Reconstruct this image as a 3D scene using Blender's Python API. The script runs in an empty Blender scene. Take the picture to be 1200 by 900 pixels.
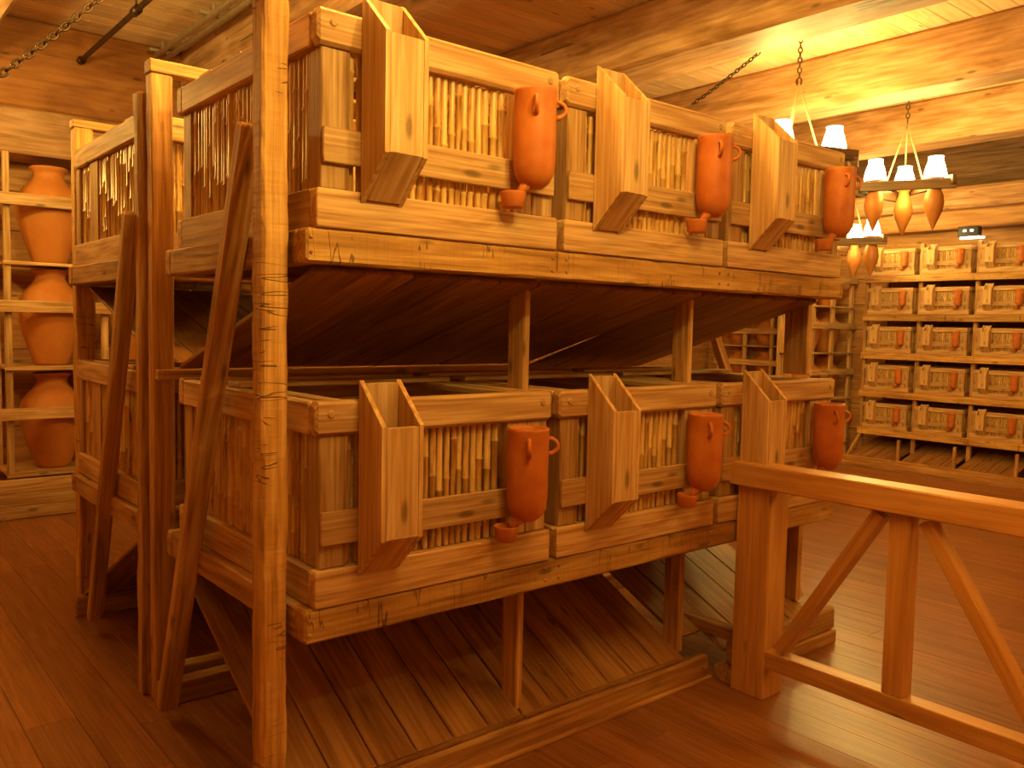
import bpy, math, random
from mathutils import Vector, Matrix
random.seed(7)
S = bpy.context.scene
COL = S.collection

# ------------------------------------------------------------------ camera
def make_camera():
    f = 996.0
    va = Vector((1200.0, -43.0, f)); vb = Vector((-830.0, -85.0, f))
    a = va.normalized(); b = (vb - a * vb.dot(a)).normalized(); u = a.cross(b)
    # rows a, b, u are the world axes seen from the camera (x right, y down, z forward)
    right = Vector((a.x, b.x, u.x)); down = Vector((a.y, b.y, u.y)); fwd = Vector((a.z, b.z, u.z))
    m = Matrix.Identity(4)
    for i in range(3):
        m[i][0] = right[i]; m[i][1] = -down[i]; m[i][2] = -fwd[i]
    m[0][3], m[1][3], m[2][3] = 0.0, 0.0, 1.65
    cd = bpy.data.cameras.new('camera'); cam = bpy.data.objects.new('camera', cd)
    COL.objects.link(cam); cam.matrix_world = m
    cd.sensor_fit = 'HORIZONTAL'; cd.sensor_width = 36.0; cd.lens = f / 1200.0 * 36.0
    cd.clip_start = 0.02; cd.clip_end = 100
    S.camera = cam
make_camera()

# ------------------------------------------------------------------ world, exposure
W = bpy.data.worlds.new('world'); S.world = W; W.use_nodes = True
W.node_tree.nodes['Background'].inputs[0].default_value = (1.0, 0.45, 0.14, 1)
W.node_tree.nodes['Background'].inputs[1].default_value = 0.02
S.view_settings.view_transform = 'Standard'; S.view_settings.look = 'None'
S.view_settings.exposure = 1.5; S.view_settings.gamma = 1.0; S.view_settings.use_curve_mapping = False
LAMP_W = 46.0
LAMP_COL = (1.0, 0.66, 0.115)

# ------------------------------------------------------------------ materials
def new_mat(name):
    m = bpy.data.materials.new(name); m.use_nodes = True
    nt = m.node_tree; b = nt.nodes['Principled BSDF']
    return m, nt, b
def N(nt, t, **kw):
    n = nt.nodes.new(t)
    for k, v in kw.items(): setattr(n, k, v)
    return n
def ramp(nt, pts):
    r = N(nt, 'ShaderNodeValToRGB'); e = r.color_ramp.elements
    e[0].position, e[0].color = pts[0][0], (*pts[0][1], 1)
    e[1].position, e[1].color = pts[-1][0], (*pts[-1][1], 1)
    for p, c in pts[1:-1]:
        x = e.new(p); x.color = (*c, 1)
    return r
def wood(name, dark, mid, light, rough=0.6, grain=22.0, crack=0.0, cuts=False, bump=0.25, spec=0.3, saw=0.0, vary=0.35, knots=True):
    m, nt, b = new_mat(name); L = nt.links.new
    at = N(nt, 'ShaderNodeAttribute', attribute_name='grain')
    tone = N(nt, 'ShaderNodeAttribute', attribute_name='tone')
    mp = N(nt, 'ShaderNodeMapping'); mp.inputs['Scale'].default_value = (0.9, grain * .5, grain * .5); L(at.outputs['Vector'], mp.inputs['Vector'])
    n0 = N(nt, 'ShaderNodeTexNoise'); n0.inputs['Scale'].default_value = 1.6; n0.inputs['Detail'].default_value = 3
    n0.inputs['Distortion'].default_value = 1.4; L(mp.outputs[0], n0.inputs['Vector'])
    mp2 = N(nt, 'ShaderNodeMapping'); mp2.inputs['Scale'].default_value = (2.5, grain * 5, grain * 5); L(at.outputs['Vector'], mp2.inputs['Vector'])
    n1 = N(nt, 'ShaderNodeTexNoise'); n1.inputs['Scale'].default_value = 1.0; n1.inputs['Detail'].default_value = 5; L(mp2.outputs[0], n1.inputs['Vector'])
    mx = N(nt, 'ShaderNodeMix', data_type='FLOAT'); mx.inputs[0].default_value = 0.47
    L(n0.outputs[0], mx.inputs[2]); L(n1.outputs[0], mx.inputs[3])
    r = ramp(nt, [(0.36, dark), (0.5, mid), (0.63, light)]); L(mx.outputs[0], r.inputs[0])
    # broad tone per piece
    add = N(nt, 'ShaderNodeMath', operation='MULTIPLY_ADD'); add.inputs[1].default_value = vary; add.inputs[2].default_value = 1 - vary * .5
    L(tone.outputs['Fac'], add.inputs[0])
    hv = N(nt, 'ShaderNodeHueSaturation'); L(r.outputs[0], hv.inputs['Color']); L(add.outputs[0], hv.inputs['Value'])
    col = hv.outputs[0]; height = mx.outputs[0]
    if knots:
        mk = N(nt, 'ShaderNodeMapping'); mk.inputs['Scale'].default_value = (3.0, 9, 9); L(at.outputs['Vector'], mk.inputs['Vector'])
        vo = N(nt, 'ShaderNodeTexVoronoi'); vo.inputs['Scale'].default_value = 0.9; L(mk.outputs[0], vo.inputs['Vector'])
        kr = ramp(nt, [(0.06, (0.16,) * 3), (0.13, (1,) * 3)]); L(vo.outputs['Distance'], kr.inputs[0])
        km = N(nt, 'ShaderNodeMix', data_type='RGBA', blend_type='MULTIPLY'); km.inputs[0].default_value = 0.65
        L(col, km.inputs[6]); L(kr.outputs[0], km.inputs[7]); col = km.outputs[2]
    if crack > 0:
        mc = N(nt, 'ShaderNodeMapping'); mc.inputs['Scale'].default_value = (0.22, 2.4, 2.4); L(at.outputs['Vector'], mc.inputs['Vector'])
        nc = N(nt, 'ShaderNodeTexNoise'); nc.inputs['Scale'].default_value = 1.0; nc.inputs['Detail'].default_value = 1.5; L(mc.outputs[0], nc.inputs['Vector'])
        s = N(nt, 'ShaderNodeMath', operation='SUBTRACT'); s.inputs[1].default_value = 0.5; L(nc.outputs[0], s.inputs[0])
        ab = N(nt, 'ShaderNodeMath', operation='ABSOLUTE'); L(s.outputs[0], ab.inputs[0])
        nd = N(nt, 'ShaderNodeTexNoise'); nd.inputs['Scale'].default_value = 1.1; L(at.outputs['Vector'], nd.inputs['Vector'])
        ng = ramp(nt, [(0.50, (0.05,) * 3), (0.60, (0,) * 3)]); L(nd.outputs[0], ng.inputs[0])
        aa = N(nt, 'ShaderNodeMath', operation='ADD'); L(ab.outputs[0], aa.inputs[0]); L(ng.outputs[0], aa.inputs[1]); ab = aa
        cr = ramp(nt, [(0.0, (0.18,) * 3), (crack, (1,) * 3)]); L(ab.outputs[0], cr.inputs[0])
        cm = N(nt, 'ShaderNodeMix', data_type='RGBA', blend_type='MULTIPLY'); cm.inputs[0].default_value = 1
        L(col, cm.inputs[6]); L(cr.outputs[0], cm.inputs[7]); col = cm.outputs[2]
        hm = N(nt, 'ShaderNodeMath', operation='MULTIPLY'); L(height, hm.inputs[0]); L(cr.outputs[0], hm.inputs[1]); height = hm.outputs[0]
    if cuts:
        mq = N(nt, 'ShaderNodeMapping'); mq.inputs['Scale'].default_value = (20, 2.2, 2.2); L(at.outputs['Vector'], mq.inputs['Vector'])
        nq = N(nt, 'ShaderNodeTexNoise'); nq.inputs['Scale'].default_value = 1.0; nq.inputs['Detail'].default_value = 2; L(mq.outputs[0], nq.inputs['Vector'])
        sq = N(nt, 'ShaderNodeMath', operation='SUBTRACT'); sq.inputs[1].default_value = 0.5; L(nq.outputs[0], sq.inputs[0])
        aq = N(nt, 'ShaderNodeMath', operation='ABSOLUTE'); L(sq.outputs[0], aq.inputs[0])
        nz = N(nt, 'ShaderNodeTexNoise'); nz.inputs['Scale'].default_value = 7; L(at.outputs['Vector'], nz.inputs['Vector'])
        zr = ramp(nt, [(0.50, (0.06,) * 3), (0.58, (0,) * 3)]); L(nz.outputs[0], zr.inputs[0])
        ad = N(nt, 'ShaderNodeMath', operation='ADD'); L(aq.outputs[0], ad.inputs[0]); L(zr.outputs[0], ad.inputs[1])
        qr = ramp(nt, [(0.0, (0.25,) * 3), (0.014, (1,) * 3)]); L(ad.outputs[0], qr.inputs[0])
        qm = N(nt, 'ShaderNodeMix', data_type='RGBA', blend_type='MULTIPLY'); qm.inputs[0].default_value = .9
        L(col, qm.inputs[6]); L(qr.outputs[0], qm.inputs[7]); col = qm.outputs[2]
        hq = N(nt, 'ShaderNodeMath', operation='MULTIPLY'); L(height, hq.inputs[0]); L(qr.outputs[0], hq.inputs[1]); height = hq.outputs[0]
    if saw > 0:
        ms = N(nt, 'ShaderNodeMapping'); ms.inputs['Scale'].default_value = (46, 3, 3); L(at.outputs['Vector'], ms.inputs['Vector'])
        ns = N(nt, 'ShaderNodeTexNoise'); ns.inputs['Scale'].default_value = 1.0; ns.inputs['Detail'].default_value = 3; L(ms.outputs[0], ns.inputs['Vector'])
        sm = N(nt, 'ShaderNodeMath', operation='MULTIPLY_ADD'); sm.inputs[1].default_value = saw; L(ns.outputs[0], sm.inputs[0]); L(height, sm.inputs[2]); height = sm.outputs[0]
    L(col, b.inputs['Base Color']); b.inputs['Roughness'].default_value = rough
    b.inputs['Specular IOR Level'].default_value = spec
    bp = N(nt, 'ShaderNodeBump'); bp.inputs['Strength'].default_value = bump; bp.inputs['Distance'].default_value = 0.01
    L(height, bp.inputs['Height']); L(bp.outputs[0], b.inputs['Normal'])
    return m
M = {}
M['rack'] = wood('rough_sawn_timber', (0.26, 0.12, 0.035), (0.46, 0.245, 0.085), (0.60, 0.37, 0.15), .62, 16, bump=.5, saw=.3)
M['hewn'] = wood('hewn_timber', (0.30, 0.14, 0.035), (0.52, 0.28, 0.08), (0.66, 0.41, 0.15), .6, 14, bump=.8, saw=.45, cuts=True)
M['cage'] = wood('pine_cage_wood', (0.34, 0.175, 0.06), (0.54, 0.325, 0.145), (0.69, 0.48, 0.26), .58, 20, bump=.25)
M['hopper'] = wood('smooth_pine_board', (0.40, 0.215, 0.07), (0.59, 0.365, 0.16), (0.72, 0.52, 0.29), .5, 16, bump=.12)
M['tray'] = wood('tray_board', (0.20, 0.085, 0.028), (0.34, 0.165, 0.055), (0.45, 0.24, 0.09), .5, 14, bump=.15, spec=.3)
M['rail'] = wood('smooth_oak_rail', (0.48, 0.24, 0.075), (0.60, 0.32, 0.11), (0.68, 0.40, 0.15), .36, 24, bump=.1, spec=.5, vary=.15)
M['beam'] = wood('cracked_fir_beam', (0.28, 0.14, 0.05), (0.46, 0.25, 0.12), (0.60, 0.37, 0.22), .55, 7, crack=.009, bump=.3)
M['ceil'] = wood('ceiling_boards', (0.70, 0.45, 0.22), (0.80, 0.58, 0.36), (0.86, 0.68, 0.50), .55, 14, bump=.15, vary=.25)
M['floor'] = wood('floor_boards', (0.20, 0.075, 0.025), (0.29, 0.12, 0.042), (0.38, 0.175, 0.065), .33, 26, bump=.05, spec=.5, vary=.3, knots=False)
M['header'] = wood('reddish_header_timber', (0.24, 0.085, 0.02), (0.34, 0.13, 0.032), (0.43, 0.18, 0.05), .6, 8, crack=.004, bump=.3)
M['wall'] = wood('wall_boards', (0.34, 0.15, 0.045), (0.46, 0.22, 0.075), (0.56, 0.31, 0.12), .6, 10, crack=.003, bump=.3)

def bamboo_mat():
    m, nt, b = new_mat('bamboo'); L = nt.links.new
    at = N(nt, 'ShaderNodeAttribute', attribute_name='grain'); tone = N(nt, 'ShaderNodeAttribute', attribute_name='tone')
    mp = N(nt, 'ShaderNodeMapping'); mp.inputs['Scale'].default_value = (9, 60, 60); L(at.outputs['Vector'], mp.inputs['Vector'])
    n = N(nt, 'ShaderNodeTexNoise'); n.inputs['Scale'].default_value = 1; n.inputs['Detail'].default_value = 4; L(mp.outputs[0], n.inputs['Vector'])
    a = N(nt, 'ShaderNodeMath', operation='MULTIPLY_ADD'); a.inputs[1].default_value = .35; L(tone.outputs['Fac'], a.inputs[0]); L(n.outputs[0], a.inputs[2])
    r = ramp(nt, [(0.36, (0.16, 0.05, 0.012)), (0.47, (0.42, 0.21, 0.06)), (0.65, (0.62, 0.38, 0.13)), (0.9, (0.76, 0.52, 0.21))]); L(a.outputs[0], r.inputs[0])
    L(r.outputs[0], b.inputs['Base Color']); b.inputs['Roughness'].default_value = .32; b.inputs['Specular IOR Level'].default_value = .5
    return m
M['bamboo'] = bamboo_mat()
def plain(name, c, rough=.6, metal=0, spec=.4, noise=0.0, nscale=8, c2=None, bump=0):
    m, nt, b = new_mat(name); L = nt.links.new
    b.inputs['Roughness'].default_value = rough; b.inputs['Metallic'].default_value = metal; b.inputs['Specular IOR Level'].default_value = spec
    tc = N(nt, 'ShaderNodeTexCoord')
    n = N(nt, 'ShaderNodeTexNoise'); n.inputs['Scale'].default_value = nscale; n.inputs['Detail'].default_value = 5; L(tc.outputs['Object'], n.inputs['Vector'])
    r = ramp(nt, [(0.32, c), (0.68, c2 or c)]); L(n.outputs[0], r.inputs[0]); L(r.outputs[0], b.inputs['Base Color'])
    if bump:
        bp = N(nt, 'ShaderNodeBump'); bp.inputs['Strength'].default_value = bump; bp.inputs['Distance'].default_value = .005
        L(n.outputs[0], bp.inputs['Height']); L(bp.outputs[0], b.inputs['Normal'])
    return m
M['clay'] = plain('terracotta', (0.48, 0.13, 0.025), .5, c2=(0.64, 0.215, 0.045), nscale=9, bump=.15)
M['urn'] = plain('ochre_clay', (0.50, 0.17, 0.035), .55, c2=(0.62, 0.25, 0.06), nscale=4, bump=.2)
M['vessel'] = plain('brown_clay', (0.34, 0.12, 0.025), .5, c2=(0.42, 0.16, 0.035), nscale=6)
M['iron'] = plain('dark_iron', (0.05, 0.03, 0.02), .45, .7, c2=(0.10, 0.055, 0.03), nscale=20)
M['steel'] = plain('galvanised_steel', (0.45, 0.40, 0.30), .4, .6, c2=(0.55, 0.48, 0.36), nscale=12)
M['rope'] = plain('pale_rope', (0.40, 0.28, 0.15), .8, c2=(0.48, 0.34, 0.19), nscale=60)
M['plastic'] = plain('black_plastic', (0.012, 0.01, 0.008), .35)
M['darkwood'] = wood('dark_stained_wood', (0.08, 0.04, 0.018), (0.14, 0.075, 0.035), (0.20, 0.11, 0.055), .5, 16, bump=.2)
def glow(name, c, s, tr=0.0):
    m = bpy.data.materials.new(name); m.use_nodes = True; nt = m.node_tree; nt.nodes.clear(); L = nt.links.new
    o = N(nt, 'ShaderNodeOutputMaterial'); e = N(nt, 'ShaderNodeEmission'); e.inputs[0].default_value = (*c, 1); e.inputs[1].default_value = s
    if tr:
        t = N(nt, 'ShaderNodeBsdfTransparent'); x = N(nt, 'ShaderNodeMixShader'); x.inputs[0].default_value = 1 - tr
        L(t.outputs[0], x.inputs[1]); L(e.outputs[0], x.inputs[2]); L(x.outputs[0], o.inputs[0])
    else: L(e.outputs[0], o.inputs[0])
    return m
M['shade'] = glow('frosted_lamp_glass', (1.0, 0.82, 0.5), 9.0, 0.6)
M['bulb'] = glow('small_bulb', (1.0, 0.9, 0.75), 4.0)
M['strip'] = glow('light_strip', (1.0, 0.85, 0.55), 5.0)

# ------------------------------------------------------------------ mesh builder
class MB:
    def __init__(s): s.v = []; s.f = []; s.g = []; s.t = []; s.sm = []
    def _add(s, vs, fs, gs, tone, smooth=False):
        o = len(s.v); s.v += [tuple(p) for p in vs]; s.g += [tuple(p) for p in gs]; s.t += [tone] * len(vs)
        s.f += [tuple(i + o for i in f) for f in fs]; s.sm += [smooth] * len(fs)
    def beam(s, p0, p1, w, h, up=(0, 0, 1), bev=.003, seg=1, rough=0.0, tone=None):
        """rectangular timber p0->p1; w across, h along 'up'; chamfered edges, optional hewn wobble"""
        p0, p1 = Vector(p0), Vector(p1); d = p1 - p0; ln = d.length; d.normalize()
        u = Vector(up); u = (u - d * u.dot(d)).normalized(); a = d.cross(u)
        tone = random.random() if tone is None else tone
        off = Vector((random.uniform(0, 50), random.uniform(0, 50), random.uniform(0, 50)))
        W2, H2 = w / 2, h / 2; b = min(bev, W2 * .4, H2 * .4)
        prof = [(-W2 + b, -H2), (W2 - b, -H2), (W2, -H2 + b), (W2, H2 - b), (W2 - b, H2), (-W2 + b, H2), (-W2, H2 - b), (-W2, -H2 + b)]
        vs, gs = [], []
        ts = [0, b / ln] + [i / seg for i in range(1, seg)] + [1 - b / ln, 1]
        nr = len(ts); wob = [0.0] * 8
        for k, t in enumerate(ts):
            sc = 1 - (b * .8 / min(W2, H2)) if k in (0, nr - 1) else 1
            for i, (x, y) in enumerate(prof):
                if rough:
                    wob[i] = .5 * wob[i] + random.uniform(-rough, rough)
                    nx = x * sc + (wob[i] if abs(x) > W2 * .5 else 0); ny = y * sc + wob[i] * (1 if i % 2 else -1) * .7
                else: nx, ny = x * sc, y * sc
                vs.append(p0 + d * (ln * t) + a * nx + u * ny); gs.append(off + Vector((ln * t, x, y)))
        fs = [tuple(range(7, -1, -1))]
        for k in range(nr - 1):
            for i in range(8):
                j = (i + 1) % 8; fs.append((k * 8 + i, k * 8 + j, (k + 1) * 8 + j, (k + 1) * 8 + i))
        fs.append(tuple((nr - 1) * 8 + i for i in range(8)))
        s._add(vs, fs, gs, tone)
    def box(s, x0, x1, y0, y1, z0, z1, ax=None, **kw):
        """axis-aligned timber; grain along its longest side (or ax)"""
        dims = [x1 - x0, y1 - y0, z1 - z0]
        if ax is None: ax = dims.index(max(dims))
        cx, cy, cz = (x0 + x1) / 2, (y0 + y1) / 2, (z0 + z1) / 2
        if ax == 0: s.beam((x0, cy, cz), (x1, cy, cz), dims[1], dims[2], **kw)
        elif ax == 1: s.beam((cx, y0, cz), (cx, y1, cz), dims[0], dims[2], **kw)
        else: s.beam((cx, cy, z0), (cx, cy, z1), dims[0], dims[1], up=(0, 1, 0), **kw)
    def tube(s, pts, r, n=8, closed=False, tone=None, cap=True):
        pts = [Vector(p) for p in pts]; rs = r if isinstance(r, (list, tuple)) else [r] * len(pts)
        tone = random.random() if tone is None else tone
        off = Vector((random.uniform(0, 50), random.uniform(0, 50), random.uniform(0, 50)))
        vs, gs = [], []; m = len(pts); ref = None; acc = 0
        for i, p in enumerate(pts):
            if closed: d = pts[(i + 1) % m] - pts[i - 1]
            else: d = pts[min(i + 1, m - 1)] - pts[max(i - 1, 0)]
            d.normalize()
            if ref is None: ref = Vector((0, 0, 1)) if abs(d.z) < .9 else Vector((1, 0, 0))
            a = (ref - d * ref.dot(d)).normalized(); ref = a; b = d.cross(a)
            if i: acc += (pts[i] - pts[i - 1]).length
            for k in range(n):
                th = 2 * math.pi * k / n; c, q = math.cos(th), math.sin(th)
                vs.append(p + (a * c + b * q) * rs[i]); gs.append(off + Vector((acc, c * rs[i], q * rs[i])))
        fs = []
        for i in range(m if closed else m - 1):
            for k in range(n):
                l = (k + 1) % n; j = (i + 1) % m
                fs.append((i * n + k, i * n + l, j * n + l, j * n + k))
        if cap and not closed: fs += [tuple(range(n - 1, -1, -1)), tuple((m - 1) * n + k for k in range(n))]
        s._add(vs, fs, gs, tone, True)
    def lathe(s, prof, n=32, c=(0, 0, 0), tone=None):
        """prof: list of (r, z) bottom to top"""
        tone = random.random() if tone is None else tone
        vs, fs = [], []
        for r, z in prof:
            for k in range(n):
                th = 2 * math.pi * k / n; vs.append((c[0] + max(r, 1e-4) * math.cos(th), c[1] + max(r, 1e-4) * math.sin(th), c[2] + z))
        for i in range(len(prof) - 1):
            for k in range(n):
                l = (k + 1) % n; fs.append((i * n + k, i * n + l, (i + 1) * n + l, (i + 1) * n + k))
        s._add(vs, fs, vs, tone, True)
    def build(s, name, mat, parent=None):
        me = bpy.data.meshes.new(name); me.from_pydata(s.v, [], s.f)
        a = me.attributes.new('grain', 'FLOAT_VECTOR', 'POINT'); a.data.foreach_set('vector', [c for g in s.g for c in g])
        a = me.attributes.new('tone', 'FLOAT', 'POINT'); a.data.foreach_set('value', s.t)
        me.polygons.foreach_set('use_smooth', s.sm)
        me.materials.append(mat); me.update()
        o = bpy.data.objects.new(name, me); COL.objects.link(o)
        if parent is not None: o.parent = parent
        return o
def tag(o, label, cat, group=None):
    o['label'] = label; o['category'] = cat
    if group: o['group'] = group
    return o
def empty(name, loc, label, cat, group=None, rz=0.0, sc=1.0):
    o = bpy.data.objects.new(name, None); COL.objects.link(o); o.empty_display_size = .05
    o.location = loc; o.rotation_euler = (0, 0, rz); o.scale = (sc,) * 3
    return tag(o, label, cat, group)
def copy_tree(src, parent=None):
    c = src.copy(); COL.objects.link(c)
    if parent is not None: c.parent = parent
    for ch in list(src.children): copy_tree(ch, c)
    return c
def structure(o): o['kind'] = 'structure'; return o
def nail(mb, x, y, z, axis='y', r=.007):
    ring = [(math.cos(k * math.pi / 4) * r, math.sin(k * math.pi / 4) * r) for k in range(8)]
    for a in (0,):
        if axis == 'y': lo = [(x + p, y, z + q) for p, q in ring]; hi = [(x + p * .6, y - .005, z + q * .6) for p, q in ring]
        else: lo = [(x, y - p, z + q) for p, q in ring]; hi = [(x - .005, y - p * .6, z + q * .6) for p, q in ring]
        fs = [(i, (i + 1) % 8, 8 + (i + 1) % 8, 8 + i) for i in range(8)] + [tuple(range(8, 16))]
        mb._add(lo + hi, fs, lo + hi, 0.0)

# ------------------------------------------------------------------ room
X0, X1, Y0, Y1, ZC = -2.6, 11.1, -2.4, 8.45, 4.05
mb = MB()
x = X0; w = .19                                            # floor boards run along Y
while x < X1 - .01:
    y = Y0 - random.uniform(0, 1.5)
    while y < Y1:
        l = random.uniform(1.6, 3.2); y2 = min(y + l, Y1)
        if y2 > Y0 + .02: mb.box(x + .0008, min(x + w, X1) - .0008, max(y, Y0), y2 - .0008, -.03, 0, ax=1, bev=.0008)
        y += l
    x += w
fl = structure(mb.build('floor', M['floor']))
mb = MB(); y = Y0; w = .16                                 # ceiling boards run along X
while y < Y1 - .01:
    mb.box(X0, X1, y + .001, min(y + w, Y1) - .001, ZC, ZC + .03, ax=0, bev=.004); y += w
structure(mb.build('ceiling', M['ceil']))
def board_wall(name, a0, a1, const, axis, inward, mat=M['wall'], course=.34):
    mb = MB(); z = 0; t = .05
    while z < ZC - .01:
        z2 = min(z + course, ZC)
        if axis == 'x': mb.box(a0, a1, min(const, const - inward * t), max(const, const - inward * t), z + .002, z2 - .002, ax=0, bev=.008)
        else: mb.box(min(const, const - inward * t), max(const, const - inward * t), a0, a1, z + .002, z2 - .002, ax=1, bev=.008)
        z = z2
    return structure(mb.build(name, mat))
board_wall('wall_back', X0, X1, Y1, 'x', -1)
board_wall('wall_front', X0, X1, Y0, 'x', 1)
board_wall('wall_left', Y0, Y1, X0, 'y', 1)
board_wall('wall_right', Y0, Y1, X1, 'y', -1)
# ceiling beams along Y, each a big timber
tn = [0]
def trim(mb, mat):
    tn[0] += 1; return structure(mb.build('trim_%d' % tn[0], mat))
for x0, x1, zb in ((-1.5, -1.1, 3.6), (0.66, 1.08, 3.6), (2.66, 3.06, 3.62), (4.8, 5.22, 3.6), (6.84, 7.2, 3.6), (8.86, 9.24, 3.6)):
    mb = MB(); mb.beam(((x0 + x1) / 2, Y0, (zb + ZC) / 2), ((x0 + x1) / 2, 7.95, (zb + ZC) / 2), x1 - x0, ZC - zb, bev=.03, seg=26, rough=.006)
    trim(mb, M['beam'])
# cross timbers over the back shelf
mb = MB(); mb.box(X0, 9.9, 7.95, 8.4, 3.33, ZC, ax=0, bev=.02, seg=20, rough=.004); trim(mb, M['header'])
mb = MB(); mb.box(X0, 9.9, 7.9, 8.4, 2.96, 3.325, ax=0, bev=.02, seg=20, rough=.004); trim(mb, M['beam'])
# stacked timbers over the far cage rack
mb = MB(); mb.box(10.85, 11.05, Y0, 8.0, 3.36, ZC, ax=1, bev=.02, seg=10, rough=.003); trim(mb, M['darkwood'])
mb = MB(); mb.box(10.5, 10.85, Y0, 8.0, 3.15, 3.40, ax=1, bev=.03, seg=14, rough=.006); trim(mb, M['beam'])
mb = MB(); mb.box(10.65, 10.95, Y0, 8.0, 2.93, 3.15, ax=1, bev=.02, seg=14, rough=.004); trim(mb, M['wall'])
# room column between the far jar shelves
mb = MB(); mb.box(10.05, 10.27, 6.30, 6.52, 0, 3.6, ax=2, bev=.02, seg=10, rough=.004); trim(mb, M['wall'])

# ------------------------------------------------------------------ cages
CW, CD = 0.95, 1.20
def bamboo_screen(mb, a0, a1, const, axis, z0, z1, r=.0127):
    a = a0 + r
    while a < a1 - r * .5:
        rr = r * random.uniform(.78, 1.08); n = 0; pts = []; rs = []
        z = z0; jit = random.uniform(-.004, .004); node = z0 + random.uniform(.03, .24)
        lean = random.uniform(-.004, .004)
        zs = [z0]
        while node < z1 - .02:
            zs += [node - .006, node - .001, node + .003, node + .007]; node += random.uniform(.17, .30)
        zs.append(z1)
        for i, z in enumerate(zs):
            f = (z - z0) / (z1 - z0); k = (i - 1) % 4; bul = 1.0
            if 0 < i < len(zs) - 1: bul = (1.0, 1.28, 1.22, 1.0)[k]
            c = a + lean * f; q = const + jit
            pts.append((c, q, z) if axis == 'x' else (q, c, z)); rs.append(rr * bul)
        mb.tube(pts, rs, n=7, cap=False)
        a += rr * 2 + random.uniform(.0035, .008)
def make_cage():
    root = empty('animal_cage', (0, 0, 0), '-', 'cage')
    # bottom rails
    b = MB(); b.box(0, CW, 0, .045, 0, .115, bev=.004, seg=4, rough=.0006); b.build('bottom_rail', M['cage'], root)
    b = MB(); b.box(0, .045, .047, CD - .047, 0, .115, bev=.004); b.box(CW - .045, CW, .047, CD - .047, 0, .115, bev=.004)
    b.box(0, CW, CD - .045, CD, 0, .115, bev=.004); b.build('base_frame', M['cage'], root)
    # top rails
    b = MB(); b.box(0, CW - .004, 0, .05, .525, .63, bev=.010, seg=4, rough=.0006); nail(b, CW - .05, 0, .59, r=.014); nail(b, .05, 0, .59, r=.014); b.build('top_rail', M['cage'], root)
    b = MB(); b.box(0, .05, .052, CD - .052, .525, .625, bev=.005); b.box(CW - .05, CW, .052, CD - .052, .525, .625, bev=.005)
    b.box(0, CW, CD - .05, CD, .525, .63, bev=.005)
    b.build('top_frame', M['cage'], root)
    b = MB()
    for yy in (.62, .90): b.box(.02, CW - .02, yy, yy + .12, .627, .645, bev=.003)
    b.box(.08, .13, .06, CD - .06, .60, .626, bev=.003); b.box(CW - .13, CW - .08, .06, CD - .06, .60, .626, bev=.003)
    b.build('lid', M['cage'], root)
    # stiles
    def st(x0, x1, y0, y1):
        m_ = MB(); m_.box(x0, x1, y0, y1, .117, .523, ax=2, bev=.003); m_.build('corner_post', M['cage'], root)
    st(.02, .115, .016, .10); st(CW - .20, CW - .11, .018, .06); st(CW - .108, CW - .012, .018, .10)
    st(.02, .10, CD - .1, CD - .016); st(CW - .1, CW - .02, CD - .1, CD - .016)
    b = MB(); b.box(.02, CW - .02, -.001, .014, .19, .293, bev=.004); b.build('middle_rail', M['cage'], root)
    for xx in (.015, CW - .035):
        b = MB(); b.box(xx, xx + .02, .30, .45, .117, .523, ax=2, bev=.003); b.build('side_board', M['cage'], root)
    b = MB(); bamboo_screen(b, .118, CW - .20, .045, 'x', .118, .522)
    b.build('bamboo_screen', M['bamboo'], root)
    b = MB(); bamboo_screen(b, .102, .30, .035, 'y', .118, .522); bamboo_screen(b, .45, CD - .1, .035, 'y', .118, .522); b.build('bamboo_screen', M['bamboo'], root)
    b = MB(); bamboo_screen(b, .102, .30, CW - .035, 'y', .118, .522); bamboo_screen(b, .45, CD - .1, CW - .035, 'y', .118, .522); b.build('bamboo_screen', M['bamboo'], root)
    b = MB(); bamboo_screen(b, .105, CW - .1, CD - .04, 'x', .118, .522); b.build('bamboo_screen', M['bamboo'], root)
    b = MB()  # slatted floor, not seen, added to block light through the cage
    for i in range(6): b.box(.05, CW - .05, .05 + i * .185, .05 + i * .185 + .18, .002, .016, bev=.002)
    b.build('floor_board', M['tray'], root)
    # feed hopper: profile in (y, z) with open slanted top and slanted underside
    hx0, hx1, yb, yf = .142, .290, -.004, -.140
    P = [(yb, .085), (yf, .215), (yf, .560), (yb, .690)]; t = .016
    b = MB()
    def panel(x0, x1):
        vs = [(x0, y, z) for y, z in P] + [(x1, y, z) for y, z in P]
        g = [(z + x0 * 3, y, x) for x, y, z in vs]
        b._add(vs, [(0, 1, 2, 3), (7, 6, 5, 4), (0, 4, 5, 1), (1, 5, 6, 2), (2, 6, 7, 3), (3, 7, 4, 0)], g, random.random())
    panel(hx0, hx0 + t); panel(hx1 - t, hx1)
    xa, xb = hx0 + t + .0005, hx1 - t - .0005
    b.box(xa, xb, yf, yf + t, .216, .556, ax=2, bev=.002)                         # front board
    b.box(xa, xb, yb - t, yb, .10, .682, ax=2, bev=.002)                           # back board
    b.beam(((xa + xb) / 2, yf + .003, .224), ((xa + xb) / 2, yb - .003, .096), xb - xa, .014, bev=.002)   # slanted floor
    h = b.build('feed_hopper', M['hopper'], root)
    # half-round drinking cup against the bamboo
    b = MB(); b.lathe([(.001, 0), (.034, .001), (.037, .004), (.044, .050), (.044, .054), (.039, .054), (.034, .010), (.001, .008)], 24, (.700, -.047, .120)); b.build('water_cup', M['clay'], root)
    return root
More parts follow.
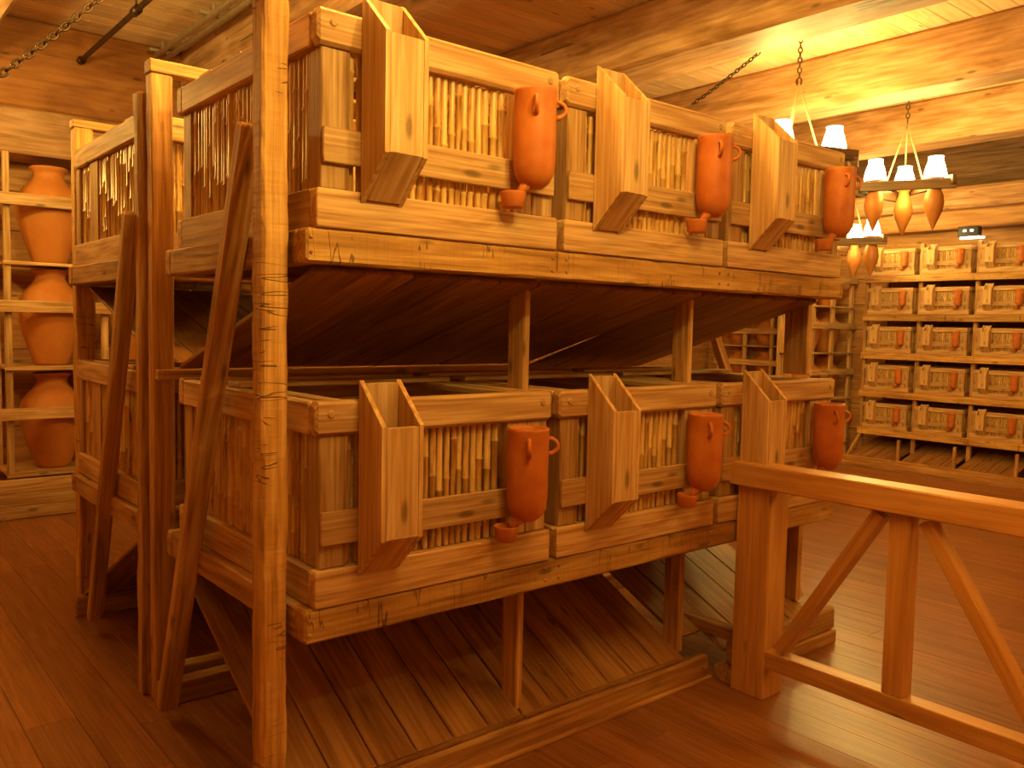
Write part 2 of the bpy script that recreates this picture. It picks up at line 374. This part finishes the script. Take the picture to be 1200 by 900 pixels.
def make_jar():
    root = empty('water_jar', (0, 0, 0), '-', 'jar')
    b = MB()
    prof = [(.001, 0), (.030, .004), (.052, .022), (.066, .048), (.0715, .085), (.072, .16), (.0725, .25), (.073, .312), (.0745, .322), (.073, .33), (.064, .33), (.062, .31), (.062, .12), (.001, .08)]
    b.lathe(prof, 36); b.build('body', M['clay'], root)
    for ang in (-128, -38):
        a = math.radians(ang); c, s_ = math.cos(a), math.sin(a); pts = []
        for k in range(11):
            th = -math.pi / 2 + math.pi * k / 10; rr = .070 + .034 * math.cos(th); pts.append((c * rr, s_ * rr, .268 + .027 * math.sin(th)))
        b = MB(); b.tube(pts, [.009, .0085, .0075, .007, .007, .007, .007, .007, .0075, .0085, .009], 8); b.build('handle', M['clay'], root)
    b = MB(); b.tube([(-.022, .004, .020), (-.045, .012, -.004), (-.058, .018, -.03)], [.026, .013, .010], 10); b.build('spout', M['clay'], root)
    return root
cage0 = make_cage(); jar0 = make_jar(); first = [True, True]
def put_cage(x, y, z, rz, sc3, lab, jlab, grp, jgrp):
    c = cage0 if first[0] else copy_tree(cage0); first[0] = False
    c.location = (x, y, z); c.rotation_euler = (0, 0, rz); c.scale = sc3
    tag(c, lab, 'cage', grp)
    j = jar0 if first[1] else copy_tree(jar0); first[1] = False
    off = Vector((.765, -.078, .185)) * Vector(sc3) if False else Vector((.765 * sc3[0], -.078 * sc3[1], .185 * sc3[2])); off.rotate(Matrix.Rotation(rz, 3, 'Z'))
    j.location = Vector((x, y, z)) + off; j.rotation_euler = (0, 0, rz); j.scale = (min(sc3[0], sc3[1]) * (1.1 if sc3[0] < .9 else 1),) * 2 + (sc3[2] * (1.1 if sc3[0] < .9 else 1),)
    tag(j, jlab, 'jar', jgrp)
YS = 2.29; ZL, ZU = .785, 1.928
CX = (1.155, 2.14, 3.125)
pos = (('left', 'nearest the tall cracked post'), ('middle', 'between its two neighbours'), ('right', 'at the far end of the shelf'))
for z, tier in ((ZU, 'upper'), (ZL, 'lower')):
    for i, x in enumerate(CX):
        put_cage(x, YS, z, 0, (1, 1, 1),
                 '%s large bamboo-fronted cage with feed hopper on the near rack\'s %s shelf' % (pos[i][0], tier),
                 'terracotta water jar hung on the %s cage of the near rack\'s %s shelf' % (pos[i][0], tier),
                 'large cages on the near rack', 'water jars of the near rack')

# ------------------------------------------------------------------ cage racks
def tray_planks(mb, x0, x1, ya, za, yb, zb, n, th=.018):
    w = (x1 - x0) / n
    for i in range(n):
        d = random.uniform(-.002, .002)
        mb.beam((x0 + w * (i + .5), ya, za + d), (x0 + w * (i + .5), yb, zb + d), w - .006, th, bev=.003)
def rack(near):
    YM = 3.74
    fy = (lambda y: y) if near else (lambda y: 2 * YM - y)
    def bx(mb, x0, x1, y0, y1, z0, z1, **kw):
        a, b_ = fy(y0), fy(y1); mb.box(x0, x1, min(a, b_), max(a, b_), z0, z1, **kw)
    root = empty('cage_rack', (1.12, fy(2.41), 0), ('rough two-tier timber rack in the foreground carrying six large bamboo cages' if near else
        'rough two-tier timber rack standing behind the near rack, only its left end showing'), 'rack', 'two-tier cage racks')
    root_inv = Vector((-1.12, -fy(2.41), 0))
    def part(mb, name, mat):
        mb.v = [(a + root_inv.x, b_ + root_inv.y, c) for a, b_, c in mb.v]; return mb.build(name, M[mat], root)
    e = .002
    for zt in (ZL, ZU):
        m_ = MB(); bx(m_, 1.125, 4.115, YS + .005, YS + .075, zt - .105, zt - e, ax=0, bev=.008, seg=44, rough=.0022)
        for gx in (1.14, 2.09, 2.16, 3.075, 3.14, 4.09):
            for dz in (.03, .075): 
                if near: nail(m_, gx, YS + .005, zt - .105 + dz)
        part(m_, 'shelf_beam', 'hewn')
        for xa in (1.127, 4.045):
            m_ = MB(); bx(m_, xa, xa + .07, YS + .078, 3.50, zt - .105, zt - e, ax=1, bev=.008, seg=16, rough=.002); part(m_, 'side_beam', 'rack')
        m_ = MB(); bx(m_, 1.127, 4.115, 3.502, 3.56, zt - .105, zt - e, ax=0, bev=.006); part(m_, 'shelf_beam', 'rack')
        for xa in (2.09, 3.075):
            m_ = MB(); bx(m_, xa, xa + .06, YS + .18, 3.50, zt - .09, zt - e - .001, ax=1, bev=.005); part(m_, 'cross_bearer', 'rack')
    # studs in the gaps between cages
    for xa in (2.106, 3.092):
        m_ = MB(); bx(m_, xa, xa + .032, 2.465, 2.56, .145, .677, ax=2, bev=.004, seg=6, rough=.0006)
        part(m_, 'support_post', 'rack')
        m_ = MB(); bx(m_, xa, xa + .032, 2.465, 2.56, .678, 1.82, ax=2, bev=.004, seg=10, rough=.0006); part(m_, 'support_post', 'rack')
    m_ = MB(); bx(m_, 4.07, 4.112, 2.46, 2.60, .2, .678, ax=2, bev=.004); part(m_, 'support_post', 'rack'); m_ = MB(); bx(m_, 4.07, 4.112, 2.46, 2.60, ZL + .64, 1.822, ax=2, bev=.004); part(m_, 'support_post', 'rack')
    # trays under both tiers (tilted boards)
    bays = ((1.20, 2.118), (2.122, 3.096), (3.108, 4.05))
    for k, (a, b_) in enumerate(bays):
        m_ = MB(); s3 = .03 if k == 2 else 0
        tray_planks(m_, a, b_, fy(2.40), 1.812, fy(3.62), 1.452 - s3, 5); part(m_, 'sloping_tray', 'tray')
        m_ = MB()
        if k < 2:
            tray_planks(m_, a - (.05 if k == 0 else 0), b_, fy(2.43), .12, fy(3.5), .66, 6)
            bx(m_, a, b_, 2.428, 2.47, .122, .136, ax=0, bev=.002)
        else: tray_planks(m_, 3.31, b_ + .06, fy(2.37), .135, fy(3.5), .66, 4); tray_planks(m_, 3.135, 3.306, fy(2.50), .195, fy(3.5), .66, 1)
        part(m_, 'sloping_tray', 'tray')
    m_ = MB(); bx(m_, 1.125, 4.1, 3.655, 3.69, 1.395, 1.438, ax=0, bev=.004); nail(m_, 1.16, 3.655, 1.417) if near else None; part(m_, 'back_rail', 'rack')
    # base
    m_ = MB(); bx(m_, 1.10, 3.26, 2.41, 2.46, .006, .115, ax=0, bev=.012, seg=16, rough=.0012); bx(m_, 1.10, 3.27, 2.395, 2.46, 0, .016, ax=0, bev=.003)
    if near: nail(m_, 3.21, 2.41, .06, r=.012)
    part(m_, 'base_beam', 'rack')
    m_ = MB(); bx(m_, 3.31, 4.20, 2.30, 2.36, .07, .19, ax=0, bev=.02); part(m_, 'base_beam', 'rack')
    m_ = MB(); bx(m_, 3.28, 4.20, 2.29, 2.40, 0, .068, ax=0, bev=.004); part(m_, 'base_beam', 'rack')
    m_ = MB(); bx(m_, 3.30, 3.36, 2.30, 2.66, .193, .255, ax=1, bev=.005); part(m_, 'floor_sill', 'rack')
    m_ = MB(); bx(m_, 1.12, 4.1, 3.62, 3.695, 0, .10, ax=0, bev=.006); part(m_, 'floor_sill', 'rack')
    # end posts
    m_ = MB()
    if near: m_.box(1.033, 1.115, 2.39, 2.468, 0, 2.73, ax=2, bev=.008, seg=60, rough=.0022)
    else: m_.box(1.165, 1.265, 5.195, 5.285, 0, 2.69, ax=2, bev=.008, seg=50, rough=.0022)
    part(m_, 'corner_post', 'hewn')
    if near:
        m_ = MB(); bx(m_, 1.12, 1.21, 3.70, 3.765, 0, 2.66, ax=2, bev=.006, seg=30, rough=.0015); part(m_, 'corner_post', 'rack')
        m_ = MB(); m_.beam((1.085, 2.60, 2.26), (1.105, 3.50, 0.06), .055, .075, up=(1, 0, 0), bev=.006, seg=26, rough=.0015); part(m_, 'diagonal_brace', 'rack')
        m_ = MB(); m_.box(1.115, 4.1, 3.695, 3.77, 2.662, 2.715, ax=0, bev=.004, seg=10, rough=.001); part(m_, 'cap_rail', 'rack')
        m_ = MB(); m_.beam((4.14, 3.20, 1.83), (4.14, 2.49, .2), .045, .06, up=(1, 0, 0), bev=.004); part(m_, 'diagonal_brace', 'rack')
    else:
        m_ = MB(); m_.box(1.095, 1.20, 3.80, 3.86, 0, 2.60, ax=2, bev=.006, seg=30, rough=.003); part(m_, 'corner_post', 'rack')
        m_ = MB(); m_.beam((1.09, 3.86, 2.10), (1.125, 4.72, 0.08), .055, .07, up=(1, 0, 0), bev=.006, seg=22, rough=.002); part(m_, 'diagonal_brace', 'rack')
        m_ = MB(); m_.box(1.16, 4.1, 5.20, 5.28, 2.692, 2.735, ax=0, bev=.004); part(m_, 'cap_rail', 'rack')
    return root
rack(True); rack(False)
# left-end cages of the back rack (mirrored to face the other aisle)
for z, t in ((ZU, 'upper'), (ZL, 'lower')):
    put_cage(1.155 + CW, 2 * 3.74 - YS, z, math.pi, (1, 1, 1),
             'bamboo-sided wooden cage seen end-on at the left end of the rear rack, %s shelf' % t,
             'terracotta water jar on the far side of the rear rack, %s shelf' % t, 'end cages of the rear rack', 'water jars of the rear rack')

# ------------------------------------------------------------------ railing in the right foreground (runs along Y)
r = empty('guard_railing', (3.325, 2.2, 0), 'smooth brown wooden guard railing with square post and diagonal struts in the right foreground', 'railing')
def rp(mb, name):
    mb.v = [(a - 3.325, b_ - 2.2, c) for a, b_, c in mb.v]; return mb.build(name, M['rail'], r)
m_ = MB(); m_.box(3.25, 3.40, 2.11, 2.28, 0, .954, ax=2, bev=.004); rp(m_, 'post')
m_ = MB(); m_.box(3.25, 3.40, -.02, .15, 0, .954, ax=2, bev=.004); rp(m_, 'post')
m_ = MB(); m_.box(3.215, 3.345, -.4, 2.42, .956, 1.06, ax=1, bev=.006); rp(m_, 'top_rail')
m_ = MB(); m_.box(3.25, 3.33, .152, 2.108, .15, .228, ax=1, bev=.004); rp(m_, 'bottom_rail')
m_ = MB(); m_.box(3.25, 3.33, 1.49, 1.575, .229, .954, ax=2, bev=.004); rp(m_, 'baluster')
m_ = MB(); m_.beam((3.285, 2.045, .245), (3.285, 1.62, .94), .07, .055, up=(0, 1, 0), bev=.004); rp(m_, 'diagonal_strut')
m_ = MB(); m_.beam((3.285, 1.00, .245), (3.285, 1.44, .94), .07, .055, up=(0, 1, 0), bev=.004); rp(m_, 'diagonal_strut')

# ------------------------------------------------------------------ big urn shelf on the back wall
def urn_mesh():
    b = MB()
    P = [(.001, 0), (.125, .002), (.138, .02), (.172, .12), (.215, .255), (.243, .37), (.255, .46), (.252, .52), (.232, .59), (.19, .65), (.145, .70), (.121, .74), (.118, .765), (.127, .79), (.148, .81), (.152, .822), (.142, .83), (.118, .82), (.10, .78), (.10, .70)]
    b.lathe(P, 44); return b
FX, FY = 1.235, 7.80
us = empty('urn_shelf', (FX, FY, 0), 'open timber shelving against the left back wall holding large clay urns in bays', 'shelf')
def up(mb, name):
    mb.v = [(a - FX, b_ - FY, c) for a, b_, c in mb.v]; return mb.build(name, M['cage'], us)
PX = .72
for i in range(4):
    m_ = MB(); m_.box(FX + i * PX, FX + i * PX + .05, FY + .03, FY + .08, 0.3, 2.95, ax=2, bev=.004, seg=10, rough=.001)
    m_.box(FX + i * PX, FX + i * PX + .05, 8.36, 8.40, 0.3, 2.95, ax=2, bev=.004); up(m_, 'upright')
L3 = FX + 3 * PX + .05
UZ = (.37, 1.24, 2.09)
for z in UZ:
    m_ = MB(); m_.box(FX, L3, FY + .085, 8.36, z - .025, z, ax=0, bev=.003); m_.box(FX, L3, FY + .02, FY + .084, z - .024, z - .001, ax=0, bev=.003) if False else None
    m_.box(FX - .01, L3, FY + .001, FY + .028, z - .03, z - .002, ax=0, bev=.003); up(m_, 'shelf_board')
    m_ = MB(); m_.box(FX - .06, L3, FY - .03, FY - .001, z + .44, z + .535, ax=0, bev=.004); up(m_, 'retaining_rail')
m_ = MB()
for k in range(3): m_.box(FX - 3, L3 + 2, FY - .02, FY + .02, .005 + k * .108, .11 + k * .108, ax=0, bev=.004)
up(m_, 'base_panel')
u0 = None
un = (('bottom', UZ[0]), ('middle', UZ[1]), ('top', UZ[2]))
for i, cn in ((0, 'leftmost bay of the back wall shelving'), (1, 'bay half hidden by the rack posts')):
    for t, z in un:
        o = urn_mesh().build('clay_urn', M['urn']) if u0 is None else u0.copy()
        if u0 is None: u0 = o
        else: COL.objects.link(o)
        o.location = (FX + i * PX + PX / 2 + .02, 8.09, z + .001)
        o.scale = (.98, .98, .97)
        tag(o, 'large ochre clay urn on the %s shelf, %s' % (t, cn), 'urn', 'urns on the back wall shelf')

# ------------------------------------------------------------------ far cage rack (faces the camera, runs along Y)
FR = 10.4; SC = .64; PY = .655; YL = 5.50
rows = (.455, .935, 1.415, 1.895, 2.375)
fr = empty('cage_rack', (FR, YL, 0), 'five-shelf timber rack of small bamboo cages against the far right wall', 'rack')
def fp(mb, name, mat='rack'):
    mb.v = [(a - FR, b_ - YL, c) for a, b_, c in mb.v]; return mb.build(name, M[mat], fr)
YR = YL - 3 * PY - .45
for z in rows:
    m_ = MB(); m_.box(FR - .01, FR + .05, YR, YL + .02, z - .085, z - .002, ax=1, bev=.005, seg=14, rough=.001)
    for k in range(1, 3):
        for dy in (-.04, .04): nail(m_, FR - .01, YL - k * PY + dy, z - .03, 'x', .006); nail(m_, FR - .01, YL - k * PY + dy, z - .06, 'x', .006)
    fp(m_, 'shelf_beam', 'hewn')
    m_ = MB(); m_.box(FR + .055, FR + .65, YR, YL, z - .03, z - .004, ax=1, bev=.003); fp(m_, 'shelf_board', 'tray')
for k in range(4):
    yy = YL - k * PY - (.012 if k else -.01)
    for x0 in (FR + .06, FR + .6):
        m_ = MB(); m_.box(x0, x0 + .05, yy - .022, yy + .022, 0, 2.75, ax=2, bev=.003); fp(m_, 'upright')
m_ = MB(); m_.box(FR - .33, FR - .29, YR, YL + .12, .02, .125, ax=1, bev=.006, seg=10, rough=.001); m_.box(FR - .35, FR - .28, YR, YL + .13, 0, .02, ax=1, bev=.003); fp(m_, 'base_beam')
for k in range(3):
    m_ = MB(); a, b_ = YL - k * PY - .02, YL - (k + 1) * PY + .03; n = 4; w = (a - b_) / n
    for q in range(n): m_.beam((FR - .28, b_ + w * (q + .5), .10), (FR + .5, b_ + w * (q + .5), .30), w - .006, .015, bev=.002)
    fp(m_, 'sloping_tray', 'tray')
for k in range(4):
    m_ = MB(); yy = YL - k * PY; m_.beam((FR - .3, yy - .01, .08), (FR + .02, yy - .01, .36), .035, .04, bev=.003) if k == 0 else m_.box(FR - .285, FR - .25, yy - .015, yy + .015, .12, .37, ax=2, bev=.003)
    fp(m_, 'strut')
rn = ('bottom', 'second lowest', 'middle', 'second highest', 'top'); cn = ('left', 'middle', 'right')
for ri, z in enumerate(rows):
    for k in range(3):
        put_cage(FR - .005, YL - k * PY - .042, z, -math.pi / 2, (.60, .5, .515),
                 'small bamboo-fronted cage, %s column, %s shelf of the far right rack' % (cn[k], rn[ri]),
                 'small terracotta jar, %s column, %s shelf of the far right rack' % (cn[k], rn[ri]),
                 'small cages on the far rack', 'water jars of the far rack')
# emergency light on top of the far rack
el = empty('emergency_light', (10.47, 4.30, 2.80), 'small black twin-head emergency light on top of the far right cage rack', 'emergency light')
b = MB(); b.box(-.05, .05, -.115, .115, 0, .115, ax=1, bev=.006); b.build('housing', M['plastic'], el)
for dy in (-.045, .035):
    b = MB(); b.lathe([(.001, -.012), (.014, -.01), (.018, 0), (.014, .01), (.001, .012)], 14, (-.058, dy, .065)); b.build('lamp_head', M['bulb'], el)
b = MB(); b.box(-.03, .03, -.16, .10, -.024, -.004, ax=1, bev=.003); b.build('light_strip', M['strip'], el)

# ------------------------------------------------------------------ far jar shelving, two units
def jar_shelf(origin, along, inward, n, pitch, rails, dz_board, post_w, label, jl, grp, jscale, jr, skip=()):
    """along, inward: unit vectors in plan"""
    A, I = Vector((*along, 0)), Vector((*inward, 0)); O = Vector((*origin, 0))
    root = empty('jar_shelf', O, label, 'shelf', 'far jar shelving')
    def bar(mb, a0, a1, i0, i1, z0, z1, up_=False, **kw):
        if up_: c = A * ((a0 + a1) / 2) + I * ((i0 + i1) / 2); mb.beam(c + Vector((0, 0, z0)), c + Vector((0, 0, z1)), a1 - a0, i1 - i0, up=I, **kw)
        else: c = I * ((i0 + i1) / 2) + Vector((0, 0, (z0 + z1) / 2)); mb.beam(c + A * a0, c + A * a1, i1 - i0, z1 - z0, **kw)
    top = rails[-1] + .35; D = jr * 2 + .12
    for k in range(n + 1):
        m_ = MB(); a = k * pitch; bar(m_, a, a + post_w, .03, .07, 0.0, top, True, bev=.003); bar(m_, a, a + post_w, D, D + .04, 0.0, top, True, bev=.003); m_.build('upright', M['cage'], root)
    Lx = n * pitch + post_w
    for z in rails:
        m_ = MB(); bar(m_, -.03, Lx + .03, 0, .028, z - .04, z + .04, bev=.003); m_.build('retaining_rail', M['cage'], root)
        m_ = MB(); bar(m_, 0, Lx, .072, D, z - dz_board - .02, z - dz_board, bev=.002); bar(m_, 0, Lx, .005, .028, z - dz_board - .02, z - dz_board, bev=.002); m_.build('shelf_board', M['cage'], root)
    m_ = MB(); zz = rails[0] - dz_board - .04; k = 0
    while zz - .16 > 0: bar(m_, 0, Lx, .0, .028, zz - .155, zz, bev=.003); zz -= .16
    m_.build('base_panel', M['cage'], root)
    for ri, z in enumerate(rails):
        for k in range(n):
            if (ri, k) in skip: continue
            o = u0.copy(); COL.objects.link(o); s = jscale
            o.location = O + A * (k * pitch + post_w / 2 + pitch / 2) + I * (.075 + jr + .01) + Vector((0, 0, z - dz_board + .001)); o.scale = (jr / .256, jr / .256, s)
            tag(o, jl(ri, k), 'urn', grp)
rw = ('first', 'second', 'third', 'fourth')
jar_shelf((9.98, 5.93), (1, 0), (0, 1), 2, .47, (.52, 1.13, 1.74, 2.35), .35, .06,
          'timber shelving of clay jars in the far corner left of the small cage rack',
          lambda ri, k: 'ochre clay jar, %s shelf from the floor, %s bay beside the far cage rack' % (rw[ri], ('left', 'right')[k]), 'jars beside the far cage rack', .66, .195)
jar_shelf((10.72, 8.02), (0, -1), (1, 0), 3, .46, (.73, 1.19, 1.65, 2.11), .21, .055,
          'timber shelving of clay jars seen through the gap below the upper cages',
          lambda ri, k: 'clay jar, %s shelf from the floor, %s bay of shelving seen under the upper cages' % (rw[ri], ('left', 'middle', 'right')[k]), 'jars seen through the near rack', .44, .165)

# ------------------------------------------------------------------ chains, pipe and track
def chain_mesh(mb, pts, link=.034, r=.0035):
    pts = [Vector(p) for p in pts]; tot = sum((pts[i + 1] - pts[i]).length for i in range(len(pts) - 1)); n = max(2, int(tot / (link * .74)))
    def at(t):
        d = t * tot
        for i in range(len(pts) - 1):
            l = (pts[i + 1] - pts[i]).length
            if d <= l or i == len(pts) - 2: return pts[i].lerp(pts[i + 1], min(1, d / l)), (pts[i + 1] - pts[i]).normalized()
            d -= l
    for k in range(n):
        c, d = at((k + .5) / n); ref = Vector((0, 0, 1)) if abs(d.z) < .9 else Vector((1, 0, 0))
        a = (ref - d * ref.dot(d)).normalized(); b = d.cross(a)
        if k % 2: a = b
        ring = []
        for q in range(10):
            th = 2 * math.pi * q / 10; ring.append(c + d * (math.cos(th) * link * .5) + a * (math.sin(th) * link * .3))
        mb.tube(ring, r, 5, closed=True)
def sag(p0, p1, s, n=14):
    p0, p1 = Vector(p0), Vector(p1); return [p0.lerp(p1, i / n) - Vector((0, 0, s * 4 * (i / n) * (1 - i / n))) for i in range(n + 1)]
b = MB(); chain_mesh(b, sag((1.50, 4.6, 3.62), (.45, 4.6, 2.50), .05), .05, .006)
tag(b.build('hanging_chain', M['iron']), 'dark swag chain hanging from the ceiling in the top left corner', 'chain')
b = MB(); chain_mesh(b, sag((6.4, 4.44, 4.05), (6.4, 5.15, 3.74), .01), .05, .006)
tag(b.build('hanging_chain', M['iron']), 'thin dark chain slanting across the lit beam above the upper cages', 'chain')
sp = empty('sprinkler_pipe', (1.84, 7.94, 3.79), 'dark metal sprinkler pipe under the ceiling boards at top left', 'pipe')
b = MB(); b.tube([(0, 0, 0), (0, -4.5, 0)], .020, 12); b.build('pipe', M['iron'], sp)
b = MB(); b.tube([(0, .004, 0), (0, -.05, 0)], .032, 12); b.build('end_cap', M['iron'], sp)
b = MB(); b.tube([(0, -1.55, 0), (0, -1.55, .27)], .007, 6); b.tube([(0, -1.50, 0), (0, -1.60, 0)], .032, 12); b.build('hanger', M['iron'], sp)
tr = empty('ceiling_track', (2.46, 7.9, 3.93), 'pale twin-rail metal track fixed under the ceiling beside a timber beam', 'track')
for dx in (-.045, .045):
    b = MB(); b.tube([(dx, 0, 0), (dx, -6.5, 0)], .022, 8); b.build('rail', M['steel'], tr)
for yy in (-.1, -1.3, -2.6, -3.9):
    b = MB(); b.box(-.11, .11, yy - .02, yy + .02, .023, .05, ax=0, bev=.002); b.box(-.01, .01, yy - .01, yy + .01, .05, .119, ax=2, bev=.002); b.build('bracket', M['steel'], tr)

# ------------------------------------------------------------------ chandeliers
def make_chandelier(zc, rope):
    root = empty('chandelier', (0, 0, 0), '-', 'chandelier')
    R_ = .285; ang = [math.radians(a) for a in (0, 120, 240)]
    P = [Vector((R_ * math.cos(a), R_ * math.sin(a), 0)) for a in ang]
    for i in range(3):
        a, b_ = P[i], P[(i + 1) % 3]; d = (b_ - a).normalized(); z = Vector((0, 0, (-.03, .0, .03)[i]))
        off = Vector((d.y, -d.x, 0)) * .075
        m_ = MB(); m_.beam(a - d * .17 + off + z, b_ + d * .17 + off + z, .035, .085, bev=.004)
        m_.build('frame_plank', M['darkwood'], root)
    for p in P:
        m_ = MB(); m_.lathe([(.001, -.40), (.012, -.38), (.04, -.31), (.073, -.23), (.085, -.16), (.075, -.09), (.05, -.03), (.045, .01), (.075, .05), (.085, .06), (.07, .06), (.04, .02), (.001, .01)], 24, p); g = m_.build('lamp_vessel', M['vessel'], root)
        m_ = MB(); m_.lathe([(.092, .064), (.096, .085), (.090, .12), (.078, .17), (.064, .21), (.060, .24), (.065, .25), (.055, .25), (.055, .20), (.075, .12), (.082, .066)], 20, p); m_.build('glass_shade', M['shade'], g)
        ld = bpy.data.lights.new('lamp_bulb', 'POINT'); ld.energy = LAMP_W; ld.color = LAMP_COL; ld.shadow_soft_size = .04
        lo = bpy.data.objects.new('lamp_bulb', ld); COL.objects.link(lo); lo.parent = g; lo.location = p + Vector((0, 0, .13))
        b_ = MB(); q = p * .62; b_.tube([(q.x, q.y, .03), (0, 0, rope)], .007, 6); b_.build('suspension_rope', M['rope'], root)
    m_ = MB(); chain_mesh(m_, [(0, 0, rope), (0, 0, ZC - zc)], .05, .006); m_.build('chain', M['iron'], root)
    m_ = MB(); m_.tube([(.022 * math.cos(t), 0, rope + .01 + .03 * math.sin(t)) for t in [k * math.pi / 5 for k in range(10)]], .006, 6, closed=True); m_.build('hook', M['iron'], root)
    return root
for x, y, z, rz, pw, rope, lab in ((7.80, 3.80, 2.98, 26, .85, .6, 'fully visible timber chandelier with three glowing lamps and hanging pointed clay vessels'),
                    (6.12, 3.87, 3.02, -50, .9, .6, 'timber chandelier partly hidden behind the top right cage of the near rack'),
                    (9.48, 5.22, 2.70, 20, .55, .6, 'farthest chandelier, glowing in front of the small cage rack corner'),
                    (.10, 6.2, 2.98, 10, 1.0, .6, 'chandelier over the left aisle, outside the picture on the left'),
                    (1.72, 3.0, 3.38, 60, 2.0, .48, 'chandelier close above the near rack, just above the picture'),
                    (1.50, .60, 3.0, 40, 1.2, .6, 'chandelier overhead near the viewpoint, above the picture'),
                    (5.75, -.6, 3.0, 40, 1.0, .6, 'unseen chandelier added to light the right aisle floor, outside the picture on the right')):  # last one is unseen, added to light the floor on the right
    c = make_chandelier(z, rope)
    c.location = (x, y, z); c.rotation_euler = (0, 0, math.radians(rz)); tag(c, lab, 'chandelier', 'timber chandeliers')
    lamps = bpy.data.lights.new('lamp_bulb', 'POINT'); lamps.energy = LAMP_W * pw; lamps.color = LAMP_COL; lamps.shadow_soft_size = .04
    for ves in c.children:
        for lo in ves.children:
            if lo.type == 'LIGHT': lo.data = lamps
